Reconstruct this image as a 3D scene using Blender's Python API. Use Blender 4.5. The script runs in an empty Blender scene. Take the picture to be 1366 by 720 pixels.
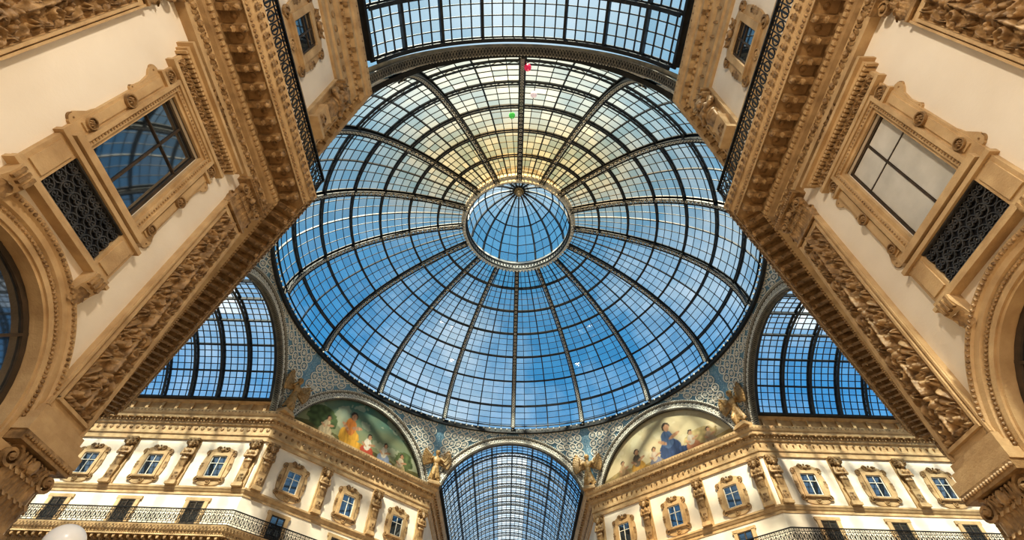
import bpy, bmesh, math, random
from math import sin, cos, pi, sqrt, atan2, radians, acos, asin
from mathutils import Vector, Matrix, noise
random.seed(7)
ZC = 1.6
A = 18.5      # apothem of octagon (arm faces)
W = 7.48      # arm half width
ZL = -.22     # level correction of the facades
scene = bpy.context.scene
COL = scene.collection
CAMM = Matrix.Translation((-.03,-26.2,ZC))@Matrix.Rotation(radians(90+50.4),4,'X')@Matrix.Rotation(radians(.55),4,'Y')@Matrix.Rotation(radians(1.5),4,'Z')

# ------------------------------------------------------------------ materials
def new_mat(name):
    m = bpy.data.materials.new(name); m.use_nodes = True
    nt = m.node_tree; nt.nodes.clear()
    out = nt.nodes.new('ShaderNodeOutputMaterial')
    return m, nt, out
def stone(name, c1, c2, scale=1.5, rough=0.7, bump=0.15, bscale=25.0, metallic=0.0, bdist=0.02):
    m, nt, out = new_mat(name)
    b = nt.nodes.new('ShaderNodeBsdfPrincipled')
    tc = nt.nodes.new('ShaderNodeTexCoord')
    n = nt.nodes.new('ShaderNodeTexNoise'); n.inputs['Scale'].default_value = scale; n.inputs['Detail'].default_value = 6
    r = nt.nodes.new('ShaderNodeValToRGB')
    r.color_ramp.elements[0].position = .3; r.color_ramp.elements[0].color = (*c1, 1)
    r.color_ramp.elements[1].position = .7; r.color_ramp.elements[1].color = (*c2, 1)
    n2 = nt.nodes.new('ShaderNodeTexNoise'); n2.inputs['Scale'].default_value = bscale; n2.inputs['Detail'].default_value = 4
    bp = nt.nodes.new('ShaderNodeBump'); bp.inputs['Strength'].default_value = bump; bp.inputs['Distance'].default_value = bdist
    L = nt.links.new
    L(tc.outputs['Object'], n.inputs['Vector']); L(tc.outputs['Object'], n2.inputs['Vector'])
    L(n.outputs['Fac'], r.inputs['Fac']); L(r.outputs['Color'], b.inputs['Base Color'])
    L(n2.outputs['Fac'], bp.inputs['Height']); L(bp.outputs['Normal'], b.inputs['Normal'])
    b.inputs['Roughness'].default_value = rough; b.inputs['Metallic'].default_value = metallic
    L(b.outputs['BSDF'], out.inputs['Surface'])
    return m
M_PLASTER = stone('cream_plaster', (.70,.62,.51), (.80,.73,.62), .6, .8, .1, 18)
M_OCHRE = stone('ochre_stone', (.38,.25,.125), (.56,.40,.22), 2.2, .65, .3, 30)
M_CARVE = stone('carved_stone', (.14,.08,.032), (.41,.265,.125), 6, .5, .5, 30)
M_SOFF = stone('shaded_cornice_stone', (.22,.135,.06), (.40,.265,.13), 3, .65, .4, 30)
M_IRON = stone('dark_iron', (.012,.016,.020), (.028,.030,.032), 3, .5, .1, 30, .2)
M_RIB = stone('painted_iron', (.10,.10,.09), (.22,.20,.155), 3, .5, .1, 30, .1)
M_RING = stone('pale_painted_iron', (.60,.58,.52), (.78,.76,.68), 4, .5, .1, 30)
M_BLACK = stone('black_wrought_iron', (.008,.008,.010), (.02,.02,.022), 4, .4, .1, 30, .4)
M_GRILL = stone('worn_wrought_iron', (.06,.06,.06), (.12,.115,.11), 4, .4, .1, 30, .4)
M_WOOD = stone('brown_window_frame', (.04,.03,.02), (.08,.055,.035), 4, .5, .1, 30)
M_GILT = stone('gilded_plaster', (.20,.12,.045), (.48,.32,.14), 7, .5, .4, 20)
M_REFL = stone('pale_reflection', (.47,.46,.42), (.60,.58,.53), 2, .8, .1, 10)  # pale panels that stand in for the right window's reflection

def mat_windowglass():
    m, nt, out = new_mat('window_glass')
    b = nt.nodes.new('ShaderNodeBsdfPrincipled'); b.inputs['Base Color'].default_value = (.02,.025,.03,1)
    b.inputs['Roughness'].default_value = .04; b.inputs['Specular IOR Level'].default_value = 1.0
    g = nt.nodes.new('ShaderNodeBsdfGlossy'); g.inputs['Roughness'].default_value = .03; g.inputs['Color'].default_value = (.8,.85,.9,1)
    mx = nt.nodes.new('ShaderNodeMixShader'); mx.inputs[0].default_value = .22
    n = nt.nodes.new('ShaderNodeTexNoise'); n.inputs['Scale'].default_value = 1.2
    bp = nt.nodes.new('ShaderNodeBump'); bp.inputs['Strength'].default_value = .05; bp.inputs['Distance'].default_value=.02
    L = nt.links.new
    L(n.outputs['Fac'], bp.inputs['Height']); L(bp.outputs['Normal'], g.inputs['Normal'])
    L(b.outputs[0], mx.inputs[1]); L(g.outputs[0], mx.inputs[2]); L(mx.outputs[0], out.inputs[0])
    return m
M_WGLASS = mat_windowglass()

def mat_roofglass(name, dust=.28, base=.05, warm=(.95,.70,.36,1), south_glow=False, frost=0.0):
    m, nt, out = new_mat(name)
    L = nt.links.new
    at = nt.nodes.new('ShaderNodeVertexColor'); at.layer_name = 'pane'
    sep = nt.nodes.new('ShaderNodeSeparateColor'); L(at.outputs['Color'], sep.inputs[0])
    cr = nt.nodes.new('ShaderNodeValToRGB')
    cr.color_ramp.elements[0].color = (.60,.73,.78,1); cr.color_ramp.elements[1].color = (.84,.90,.92,1)
    L(sep.outputs[0], cr.inputs[0])
    tr = nt.nodes.new('ShaderNodeBsdfTransparent')
    tl = nt.nodes.new('ShaderNodeBsdfTranslucent'); tl.inputs[0].default_value = warm
    gl = nt.nodes.new('ShaderNodeBsdfGlossy'); gl.inputs['Roughness'].default_value = .05
    tc = nt.nodes.new('ShaderNodeTexCoord')
    n = nt.nodes.new('ShaderNodeTexNoise'); n.inputs['Scale'].default_value = .25; n.inputs['Detail'].default_value = 4
    L(tc.outputs['Object'], n.inputs['Vector'])
    pr = nt.nodes.new('ShaderNodeMath'); pr.operation='MULTIPLY_ADD'; L(sep.outputs[1], pr.inputs[0]); pr.inputs[1].default_value=.6; pr.inputs[2].default_value=.4
    ma = nt.nodes.new('ShaderNodeMath'); ma.operation = 'MULTIPLY'; L(pr.outputs[0], ma.inputs[0]); L(n.outputs['Fac'], ma.inputs[1])
    last=ma.outputs[0]
    if south_glow:  # sun glow painted in: dust and warm tint graded towards the south panes
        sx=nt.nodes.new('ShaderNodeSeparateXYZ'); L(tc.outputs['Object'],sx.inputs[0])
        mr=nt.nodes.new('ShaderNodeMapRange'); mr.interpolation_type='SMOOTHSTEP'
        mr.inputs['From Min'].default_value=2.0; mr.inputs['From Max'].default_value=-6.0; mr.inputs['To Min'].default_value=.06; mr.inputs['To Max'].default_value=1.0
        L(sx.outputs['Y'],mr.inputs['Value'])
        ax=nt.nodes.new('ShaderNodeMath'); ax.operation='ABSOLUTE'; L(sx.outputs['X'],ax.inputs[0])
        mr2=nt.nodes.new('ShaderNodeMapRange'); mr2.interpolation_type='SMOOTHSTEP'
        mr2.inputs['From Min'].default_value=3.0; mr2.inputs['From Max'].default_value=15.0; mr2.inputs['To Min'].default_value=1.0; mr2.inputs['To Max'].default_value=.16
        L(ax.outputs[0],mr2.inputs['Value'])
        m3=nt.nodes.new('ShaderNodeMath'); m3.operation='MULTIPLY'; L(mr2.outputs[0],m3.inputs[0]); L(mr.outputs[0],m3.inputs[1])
        # amber sun glow put into the pane colour close to the lantern
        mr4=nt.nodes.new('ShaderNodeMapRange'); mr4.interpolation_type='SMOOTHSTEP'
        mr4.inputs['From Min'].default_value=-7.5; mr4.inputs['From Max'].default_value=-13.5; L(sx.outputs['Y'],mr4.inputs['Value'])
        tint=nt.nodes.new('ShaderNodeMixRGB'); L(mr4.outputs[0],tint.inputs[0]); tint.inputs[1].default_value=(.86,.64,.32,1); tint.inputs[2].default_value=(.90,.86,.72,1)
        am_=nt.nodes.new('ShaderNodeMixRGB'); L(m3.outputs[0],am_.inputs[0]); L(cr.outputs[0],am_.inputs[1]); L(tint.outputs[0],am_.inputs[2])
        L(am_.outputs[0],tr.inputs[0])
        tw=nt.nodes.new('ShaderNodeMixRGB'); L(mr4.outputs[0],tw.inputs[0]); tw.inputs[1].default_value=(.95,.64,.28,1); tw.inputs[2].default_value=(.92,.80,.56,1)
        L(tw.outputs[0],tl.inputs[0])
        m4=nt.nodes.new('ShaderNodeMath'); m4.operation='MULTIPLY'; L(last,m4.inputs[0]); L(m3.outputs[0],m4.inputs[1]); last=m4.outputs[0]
    else: L(cr.outputs[0], tr.inputs[0])
    mb_ = nt.nodes.new('ShaderNodeMath'); mb_.operation = 'MULTIPLY_ADD'; L(last, mb_.inputs[0]); mb_.inputs[1].default_value = dust; mb_.inputs[2].default_value = base
    fac=mb_.outputs[0]
    if frost:
        fm_=nt.nodes.new('ShaderNodeMath'); fm_.operation='MULTIPLY_ADD'; L(sep.outputs[2],fm_.inputs[0]); fm_.inputs[1].default_value=frost; L(fac,fm_.inputs[2]); fac=fm_.outputs[0]
    m1 = nt.nodes.new('ShaderNodeMixShader'); L(fac, m1.inputs[0]); L(tr.outputs[0], m1.inputs[1]); L(tl.outputs[0], m1.inputs[2])
    m2 = nt.nodes.new('ShaderNodeMixShader'); m2.inputs[0].default_value = .03; L(m1.outputs[0], m2.inputs[1]); L(gl.outputs[0], m2.inputs[2])
    L(m2.outputs[0], out.inputs[0])
    return m
M_GLASS = mat_roofglass('roof_glass', .30, .008, south_glow=True)
M_VGLASS = mat_roofglass('vault_glass', .06, .005, warm=(.90,.90,.84,1), frost=.22)

def mat_spandrel():
    m, nt, out = new_mat('filigree_panel')
    L = nt.links.new
    b = nt.nodes.new('ShaderNodeBsdfPrincipled'); b.inputs['Roughness'].default_value = .6
    tc = nt.nodes.new('ShaderNodeTexCoord')
    v = nt.nodes.new('ShaderNodeTexVoronoi'); v.inputs['Scale'].default_value = 3.2; v.inputs['Randomness'].default_value = .5
    L(tc.outputs['Object'], v.inputs['Vector'])
    s = nt.nodes.new('ShaderNodeMath'); s.operation = 'MULTIPLY'; s.inputs[1].default_value = 18; L(v.outputs['Distance'], s.inputs[0])
    si = nt.nodes.new('ShaderNodeMath'); si.operation = 'SINE'; L(s.outputs[0], si.inputs[0])
    r = nt.nodes.new('ShaderNodeValToRGB'); r.color_ramp.interpolation = 'LINEAR'
    r.color_ramp.elements[0].position = .1; r.color_ramp.elements[0].color = (.13,.27,.38,1)
    r.color_ramp.elements[1].position = 1.0; r.color_ramp.elements[1].color = (.30,.42,.50,1)
    L(si.outputs[0], r.inputs[0]); L(r.outputs[0], b.inputs['Base Color']); L(b.outputs[0], out.inputs[0])
    return m
M_SPAN = mat_spandrel()

def mat_paint():
    m, nt, out = new_mat('fresco_paint')
    b = nt.nodes.new('ShaderNodeBsdfPrincipled'); b.inputs['Roughness'].default_value = .75
    at = nt.nodes.new('ShaderNodeVertexColor'); at.layer_name = 'paint'
    nt.links.new(at.outputs[0], b.inputs['Base Color']); nt.links.new(b.outputs[0], out.inputs[0])
    return m
M_PAINT = mat_paint()

def mat_floor():
    m, nt, out = new_mat('mosaic_floor')
    L = nt.links.new
    b = nt.nodes.new('ShaderNodeBsdfPrincipled'); b.inputs['Roughness'].default_value = .35
    tc = nt.nodes.new('ShaderNodeTexCoord')
    ck = nt.nodes.new('ShaderNodeTexChecker'); ck.inputs['Scale'].default_value = 1.2
    ck.inputs[1].default_value = (.30,.24,.17,1); ck.inputs[2].default_value = (.16,.11,.07,1)
    L(tc.outputs['Object'], ck.inputs[0]); L(ck.outputs[0], b.inputs['Base Color']); L(b.outputs[0], out.inputs[0])
    return m
M_FLOOR = mat_floor()
def plain(name, c, rough=.4, emit=0, trans=0):
    m, nt, out = new_mat(name)
    b = nt.nodes.new('ShaderNodeBsdfPrincipled'); b.inputs['Base Color'].default_value = (*c,1); b.inputs['Roughness'].default_value = rough
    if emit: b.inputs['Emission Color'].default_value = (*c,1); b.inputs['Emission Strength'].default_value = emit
    nt.links.new(b.outputs[0], out.inputs[0]); return m

# ------------------------------------------------------------------ mesh builder
class MB:
    def __init__(s): s.v=[]; s.f=[]; s.m=[]; s.mats=[]; s.cur=0
    def mat(s, m):
        if m not in s.mats: s.mats.append(m)
        s.cur = s.mats.index(m); return s
    def add(s, vs, fs):
        o=len(s.v); s.v.extend([tuple(v) for v in vs])
        for f in fs: s.f.append(tuple(i+o for i in f)); s.m.append(s.cur)
    def box(s, c, d, phi=0.0):
        x,y,z=c; a,b,h=d[0]/2,d[1]/2,d[2]/2; cp,sp=cos(phi),sin(phi)
        vs=[]
        for dz in (-h,h):
            for dx,dy in ((-a,-b),(a,-b),(a,b),(-a,b)):
                vs.append((x+dx*cp-dy*sp, y+dx*sp+dy*cp, z+dz))
        s.add(vs, [(3,2,1,0),(4,5,6,7),(0,1,5,4),(1,2,6,5),(2,3,7,6),(3,0,4,7)])
    def b2(s, x0,x1,y0,y1,z0,z1): s.box(((x0+x1)/2,(y0+y1)/2,(z0+z1)/2),(abs(x1-x0),abs(y1-y0),abs(z1-z0)))
    def bar(s, pts, nrms, w, d, closed=False):
        n=len(pts); pts=[Vector(p) for p in pts]
        if not isinstance(nrms,list): nrms=[Vector(nrms)]*n
        vs=[]
        for i in range(n):
            if closed: t=pts[(i+1)%n]-pts[i-1]
            else: t=pts[min(i+1,n-1)]-pts[max(i-1,0)]
            sd=t.cross(nrms[i]); sd.normalize(); sd*=w/2; q=nrms[i]*d
            p=pts[i]; vs+= [p+sd,p-sd,p-sd-q,p+sd-q]
        fs=[]
        for i in range(n if closed else n-1):
            a=i*4; b=((i+1)%n)*4
            for k in range(4):
                k2=(k+1)%4; fs.append((a+k,a+k2,b+k2,b+k))
        if not closed: fs+=[(0,1,2,3),((n-1)*4+3,(n-1)*4+2,(n-1)*4+1,(n-1)*4)]
        s.add(vs,fs)
    def grid(s, P, closed_u=False):
        nu=len(P); nv=len(P[0]); vs=[p for r in P for p in r]; fs=[]
        for i in range(nu if closed_u else nu-1):
            for j in range(nv-1):
                a=i*nv+j; b=((i+1)%nu)*nv+j
                fs.append((a,b,b+1,a+1))
        s.add(vs,fs)
    def sphere(s, c, r, nu=8, nv=5):
        if not hasattr(r,'__len__'): r=(r,r,r)
        P=[]
        for i in range(nu):
            a=2*pi*i/nu; row=[]
            for j in range(nv+1):
                b=-pi/2+pi*j/nv
                row.append((c[0]+r[0]*cos(b)*cos(a), c[1]+r[1]*cos(b)*sin(a), c[2]+r[2]*sin(b)))
            P.append(row)
        s.grid(P, True)
    def tube(s, pts, rad, n=6):
        pts=[Vector(p) for p in pts]; P=[]
        rs = rad if isinstance(rad,list) else [rad]*len(pts)
        rows=[]
        for i,p in enumerate(pts):
            t=(pts[min(i+1,len(pts)-1)]-pts[max(i-1,0)]).normalized()
            up=Vector((0,0,1)) if abs(t.z)<.9 else Vector((1,0,0))
            a=t.cross(up).normalized(); b=t.cross(a)
            rows.append([p+(a*cos(2*pi*k/n)+b*sin(2*pi*k/n))*rs[i] for k in range(n)])
        P=[[rows[i][k] for i in range(len(rows))] for k in range(n)]
        s.grid(P, True)
    def ringext(s, outer, inner, y0, y1):
        n=len(outer); vs=[]
        for (x,z) in outer: vs+=[(x,y0,z),(x,y1,z)]
        for (x,z) in inner: vs+=[(x,y0,z),(x,y1,z)]
        fs=[]
        for i in range(n):
            j=(i+1)%n; o=2*n
            fs+=[(2*i,2*j,2*j+1,2*i+1),(2*i+1,2*j+1,o+2*j+1,o+2*i+1),(o+2*i+1,o+2*j+1,o+2*j,o+2*i)]
        s.add(vs,fs)
    def prism(s, poly, y0, y1):
        n=len(poly); vs=[(x,y0,z) for x,z in poly]+[(x,y1,z) for x,z in poly]
        fs=[tuple(range(n,2*n))]+[(i,(i+1)%n,n+(i+1)%n,n+i) for i in range(n)]
        s.add(vs,fs)
    def mesh(s, name, smooth=False):
        me=bpy.data.meshes.new(name); me.from_pydata(s.v,[],s.f)
        for m in s.mats: me.materials.append(m)
        me.polygons.foreach_set('material_index', s.m)
        if smooth: me.polygons.foreach_set('use_smooth',[True]*len(s.f))
        me.update()
        bm=bmesh.new(); bm.from_mesh(me); bmesh.ops.recalc_face_normals(bm, faces=bm.faces); bm.to_mesh(me); bm.free()
        return me

def spiral(mb, cx, cz, y, r, turns, th, d, ph=0, sgn=1, n=26):
    pts=[]
    for i in range(n):
        t=i/(n-1); rr=r*(1-t*.85); a=ph+sgn*turns*2*pi*t
        pts.append((cx+rr*cos(a), y, cz+rr*sin(a)))
    mb.bar(pts,(0,-1,0),th,d)
    mb.sphere((cx,y,cz),(r*.25,d*.7,r*.25),6,4)
def rosette(mb, cx, cz, y, r, h=.06, n=6):
    P=[]
    N=24; R=7
    for i in range(N):
        a=2*pi*i/N; row=[]
        for j in range(R+1):
            q=j/R; hh = h*(.35+.65*abs(cos(n*a/2)))*sin(pi*min(1,q*1.1)) if q>.25 else h*1.1
            row.append((cx+r*.8*q*cos(a), y-hh, cz+r*.8*q*sin(a)))
        P.append(row)
    mb.grid(P,True)
    ring=[(cx+r*cos(2*pi*i/20), y-h*.8, cz+r*sin(2*pi*i/20)) for i in range(20)]
    mb.bar(ring,(0,-1,0),r*.22,h*.8,True)
def leaf(mb, x,y,z, w,h,curl, rot=0.0, lean=0.0):
    P=[]
    for i in range(7):
        u=-1+2*i/6; row=[]
        for j in range(8):
            v=j/7
            ww=w/2*(sin(pi*(.18+.78*v))**.6)*(1+.22*sin(v*19))
            yy=-(curl*v**2.2) - .04*(1-abs(u))*w*2 + .03*w*cos(u*12)
            zz=h*(v if v<.8 else .8-(v-.8)*.9)
            px=u*ww+lean*v; 
            row.append((x+px*cos(rot)-yy*sin(rot), y+px*sin(rot)+yy*cos(rot), z+zz))
        P.append(row)
    mb.grid(P)

# heightfield reliefs -------------------------------------------------
def scroll_h(u, v, period=1.35):
    x=abs(u); k=math.floor(v/period); lv=v-k*period; h=0
    dx=x-.52; dz=lv-period*.5; r=sqrt(dx*dx+dz*dz)+1e-4; th=atan2(dz,dx)
    env=math.exp(-(r/.46)**8)
    h=max(h, env*(.1+.75*max(0,cos(th*1.0+11*r))+ .25*max(0,cos(5*th-6*r))*(r/.46)))
    vz=.07+.15*abs(sin(pi*lv/period))**3
    h=max(h,(1-(x/vz)**2)*.95 if x<vz else 0)
    dz2=min(lv,period-lv); r2=sqrt(x*x+dz2*dz2); th2=atan2(dz2,x)
    if r2<.42: h=max(h,(1-(r2/.42)**2)*(.4+.6*cos(8*th2)))
    dx=x-.78; dz3=dz2; r3=sqrt(dx*dx*2.4+dz3*dz3); th3=atan2(dz3,dx)
    if r3<.30: h=max(h,(1-(r3/.30)**2)*(.4+.6*cos(6*th3+2)))
    h+= .10*noise.noise(Vector((u*6,v*6,k*3.1)))
    return max(0,h)
def candelabra(u,v):
    # symmetric grotesque: vases, busts, masks and scrolls alternating along the shaft
    P=3.1; k=math.floor(v/P); lv=v-k*P; x=abs(u); h=0
    if lv<1.25:   # scroll pair
        return scroll_h(u,lv,1.25)
    if lv<2.2:    # figure: head, shoulders, drapery
        z=lv-1.25
        def el(cx,cz,rx,rz,a):
            q=((x-cx)/rx)**2+((z-cz)/rz)**2
            return a*sqrt(1-q) if q<1 else 0
        h=max(el(0,.74,.17,.17,1.15),el(0,.40,.26,.26,1.0),el(.30,.45,.16,.13,.8),el(.46,.27,.14,.22,.75),el(0,.12,.36,.16,.8))
        h=max(h, (.55+.35*cos(20*x+9*z))*max(0,1-((x-.66)/.3)**2)*max(0,1-((z-.5)/.5)**2))
    else:         # vase with leaves
        z=lv-2.2
        wv=.14+.28*sin(pi*min(1,z/.9))**2*(.6+.4*cos(9*z))
        if x<wv: h=.95*sqrt(max(0,1-(x/wv)**2))+.12*cos(26*u)
        r=sqrt((x-.62)**2+(z-.42)**2); th=atan2(z-.42,x-.62)
        if r<.32: h=max(h,(1-(r/.32)**2)*(.45+.55*cos(5*th+8*r)))
    h+=.10*noise.noise(Vector((u*6,v*6,2)))
    return max(0,h)
def relief(w,h,depth,nx,nz,func,mat,hw=None, horizontal=False):
    mb=MB().mat(mat); P=[]
    hw = hw or w/2
    for i in range(nx+1):
        row=[]
        for j in range(nz+1):
            x=-w/2+w*i/nx; z=h*j/nz
            if horizontal: uu=(z-h/2)/(h/2); vv=abs(x)/(h/2)
            else: uu=x/hw; vv=z/hw
            e=min(i,nx-i,j,nz-j); k=0 if e==0 else 1
            row.append((x,-depth*func(uu,vv)*k,z))
        P.append(row)
    mb.grid(P)
    return mb

# ------------------------------------------------------------------ object helpers
def top(name, me, loc, rotz=0, label=None, cat=None, group=None, kind=None):
    o=bpy.data.objects.new(name, me); o.location=(loc[0],loc[1],loc[2]+ZC); o.rotation_euler=(0,0,rotz)
    COL.objects.link(o)
    if label: o['label']=label
    if cat: o['category']=cat
    if group: o['group']=group
    if kind: o['kind']=kind
    return o
def part(name, me, parent, loc=(0,0,0), rotz=0, label=None):
    o=bpy.data.objects.new(name, me); o.parent=parent; o.location=loc; o.rotation_euler=(0,0,rotz)
    COL.objects.link(o)
    if label: o['label']=label
    return o
def fr(k, seg, d):
    if seg=='a': p=(-A-d, W); ph=0
    elif seg=='d':
        m=(A+W)/2; p=(-m+d*.70711, m+d*.70711); ph=pi/4
    else: p=(-W, A+d); ph=pi/2
    for _ in range(k): p=(-p[1],p[0])
    return p[0],p[1],ph+k*pi/2

PATH=[(-46,W),(-A,W),(-W,A),(-W,46)]
PATH_S=[(-34,W),(-A,W),(-W,A),(-W,34)]
def offset_path(pts,o):
    res=[]; ns=[]
    for a,b in zip(pts,pts[1:]):
        dx,dy=b[0]-a[0],b[1]-a[1]; l=sqrt(dx*dx+dy*dy); ns.append((dy/l,-dx/l))
    for i,p in enumerate(pts):
        if i==0: n=ns[0]
        elif i==len(pts)-1: n=ns[-1]
        else:
            a,b=ns[i-1],ns[i]; k=1/(1+a[0]*b[0]+a[1]*b[1]); n=((a[0]+b[0])*k,(a[1]+b[1])*k)
        res.append((p[0]+n[0]*o,p[1]+n[1]*o))
    return res
def sweep_profile(mb, pts, prof):
    P=[[(x,y,z) for (x,y) in offset_path(pts,o)] for o,z in prof]
    mb.grid(P)
def walk(pts,o,sp):
    op=offset_path(pts,o)
    for a,b in zip(op,op[1:]):
        dx,dy=b[0]-a[0],b[1]-a[1]; l=sqrt(dx*dx+dy*dy); n=max(1,int(l/sp)); ph=atan2(dy,dx)
        for i in range(n):
            t=(i+.5)/n; yield a[0]+dx*t,a[1]+dy*t,ph,l/n

# ------------------------------------------------------------------ walls
BAYC=3.08; ARC=3.28; RAI=1.95; RAO=2.45; ZAR=3.95
def wall_mesh(name, near=None):
    mb=MB().mat(M_PLASTER)
    def seg_wall(seg, u0,u1,ztop,openings, kk=0):
        us=sorted(set([u0,u1]+[q for o in openings for q in o[:2]])); zs=sorted(set([-1.38,ztop]+[q for o in openings for q in o[2:4]]))
        def P(u,z,dep=0):
            x,y,ph=fr(0,seg,u); return (x-dep*sin(ph), y+dep*cos(ph), z)
        for i in range(len(us)-1):
            for j in range(len(zs)-1):
                cu=(us[i]+us[i+1])/2; cz=(zs[j]+zs[j+1])/2
                if any(o[0]<cu<o[1] and o[2]<cz<o[3] for o in openings): continue
                mb.add([P(us[i],zs[j]),P(us[i+1],zs[j]),P(us[i+1],zs[j+1]),P(us[i],zs[j+1])],[(0,1,2,3)])
        for o in openings:
            if len(o)>4: continue
            a,b,c,d=o[:4]
            for (q,r) in (((a,c),(a,d)),((b,c),(b,d)),((a,d),(b,d)),((a,c),(b,c))):
                mb.add([P(q[0],q[1]),P(r[0],r[1]),P(r[0],r[1],.6),P(q[0],q[1],.6)],[(0,1,2,3)])
    op=[(BAYC-.75,BAYC+.75,7.8,10.45)]
    for q in range(5,86,10): op.append((ARC-2.2*cos(radians(q)),ARC+2.2*cos(radians(q)),-1.38,ZAR+2.2*sin(radians(q)),1))
    seg_wall('a',0,27.5,23.2, op if near=='a' else [])
    seg_wall('c',0,27.5,23.2, op if near=='c' else [])
    h=(A-W)/sqrt(2)
    seg_wall('d',-h,h,22.0,[])
    return mb.mesh(name)
wm=wall_mesh('wall')
for k,(nm,ms) in enumerate((('wall_north_west',wm),('wall_south_west',wall_mesh('walla','a')),('wall_south_east',wall_mesh('wallc','c')),('wall_north_east',wm))):
    top(nm,ms,(0,0,ZL),k*pi/2,'cream plastered arcade facade wall of the crossing','wall',kind='structure')
fl=MB().mat(M_FLOOR); fl.add([(-50,-50,-1.6),(50,-50,-1.6),(50,50,-1.6),(-50,50,-1.6)],[(0,1,2,3)])
top('floor',fl.mesh('floor'),(0,0,0),0,'mosaic marble floor of the arcade','floor',kind='structure')

# ------------------------------------------------------------------ trims
def trim_main():
    mb=MB().mat(M_OCHRE); P=PATH_S
    sweep_profile(mb,P,[(0,11.7),(.22,11.7),(.22,11.8),(.16,11.84),(.16,11.95),(.1,12.0),(.1,12.35)])
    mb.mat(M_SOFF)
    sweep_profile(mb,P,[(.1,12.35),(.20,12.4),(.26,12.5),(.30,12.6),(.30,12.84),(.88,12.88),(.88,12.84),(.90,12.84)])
    mb.mat(M_OCHRE)
    sweep_profile(mb,P,[(.90,12.84),(.90,13.06),(.94,13.09),(1.04,13.25),(1.1,13.42),(0,13.45)])
    for x,y,ph,l in walk(P,.26,.15): mb.box((x,y,12.52),(.085,.1,.12),ph)
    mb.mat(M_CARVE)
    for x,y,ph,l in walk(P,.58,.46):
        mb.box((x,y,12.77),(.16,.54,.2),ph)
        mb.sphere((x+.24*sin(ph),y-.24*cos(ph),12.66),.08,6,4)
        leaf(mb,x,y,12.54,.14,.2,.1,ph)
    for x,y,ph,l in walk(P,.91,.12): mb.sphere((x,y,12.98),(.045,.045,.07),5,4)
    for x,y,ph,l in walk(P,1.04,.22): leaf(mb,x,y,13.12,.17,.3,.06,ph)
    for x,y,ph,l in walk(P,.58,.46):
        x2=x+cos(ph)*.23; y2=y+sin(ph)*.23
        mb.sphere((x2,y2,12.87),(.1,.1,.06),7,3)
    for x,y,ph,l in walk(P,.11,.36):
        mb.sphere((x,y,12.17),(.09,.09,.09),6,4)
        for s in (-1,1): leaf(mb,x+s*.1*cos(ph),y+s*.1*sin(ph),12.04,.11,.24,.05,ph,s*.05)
    return mb.mesh('main_cornice')
def trim_ledge():
    mb=MB().mat(M_OCHRE)
    sweep_profile(mb,PATH_S,[(0,15.8),(.05,15.8),(.05,15.98),(.10,16.02),(.16,16.15),(.2,16.2),(.2,16.32),(0,16.36)])
    return mb.mesh('ledge')
def trim_top():
    mb=MB().mat(M_OCHRE); P=PATH
    sweep_profile(mb,P,[(0,19.75),(.12,19.75),(.12,20.1),(.2,20.15),(.2,20.3),(.14,20.35),(.14,20.9),(.26,20.95),(.3,21.1),(.32,21.3),(.56,21.34),(.58,21.55),(.66,21.6),(.74,21.75),(.76,21.95),(0,22.0)])
    for x,y,ph,l in walk(P,.34,.24): mb.box((x,y,21.2),(.12,.13,.15),ph)
    mb.mat(M_CARVE)
    for x,y,ph,l in walk(P,.44,.55): mb.box((x,y,21.28),(.14,.30,.11),ph)
    for x,y,ph,l in walk(P,.16,.5):
        mb.sphere((x,y,20.62),(.14,.06,.14),7,4)
    for x,y,ph,l in walk(P,.72,.26): mb.sphere((x,y,21.82),(.06,.06,.08),5,4)
    return mb.mesh('top_cornice')
def trim_parapet():
    mb=MB().mat(M_OCHRE)
    for P in ([(-46,W),(-A-.6,W)],[(-W,A+.6),(-W,46)]):
        sweep_profile(mb,P,[(.15,22.0),(.15,22.2),(.1,22.25),(.1,22.9),(.2,22.95),(.3,23.1),(.3,23.2),(-.5,23.25)])
        for x,y,ph,l in walk(P,.16,1.15): mb.box((x,y,22.55),(.22,.16,.6),ph)
    return mb.mesh('parapet')
n=1
for me,lb,dz in ((trim_main(),'heavy carved ochre stone cornice with modillions under the balcony',ZL),(trim_ledge(),'ochre moulded stone string course',ZL),(trim_top(),'ochre dentilled cornice below the dome arches',-.08),(trim_parapet(),'ochre parapet below the glass vault',-.08)):
    for k in range(4):
        top('trim_%d'%n,me,(0,0,dz),k*pi/2,lb,'cornice',kind='structure'); n+=1

# balcony railing
def railing():
    mb=MB().mat(M_BLACK); P=PATH_S
    for z,h,w in ((13.45,.05,.07),(14.40,.06,.08),(14.2,.025,.03),(13.62,.025,.03)):
        sweep_profile(mb,P,[(.98-w/2,z),(.98+w/2,z),(.98+w/2,z+h),(.98-w/2,z+h),(.98-w/2,z)])
    for x,y,ph,l in walk(P,.98,.32):
        mb.box((x+cos(ph)*.16,y+sin(ph)*.16,13.95),(.028,.028,.9),ph)
        c,s_=cos(ph),sin(ph)
        for (zc,r) in ((13.91,.12),(14.3,.06)):
            pts=[(x+c*r*cos(a),y+s_*r*cos(a),zc+r*1.6*sin(a) if r>.1 else zc+r*sin(a)) for a in [2*pi*i/10 for i in range(10)]]
            mb.bar(pts,Vector((s_,-c,0)),.035,.022,True)
        mb.box((x,y,13.91),(.05,.022,.5),ph)
    return mb.mesh('railing')
rl=railing()
for k in range(4): top('balcony_railing',rl,(0,0,ZL),k*pi/2,'black wrought-iron balcony railing on the main cornice','railing','wrought-iron balcony railings')

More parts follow.
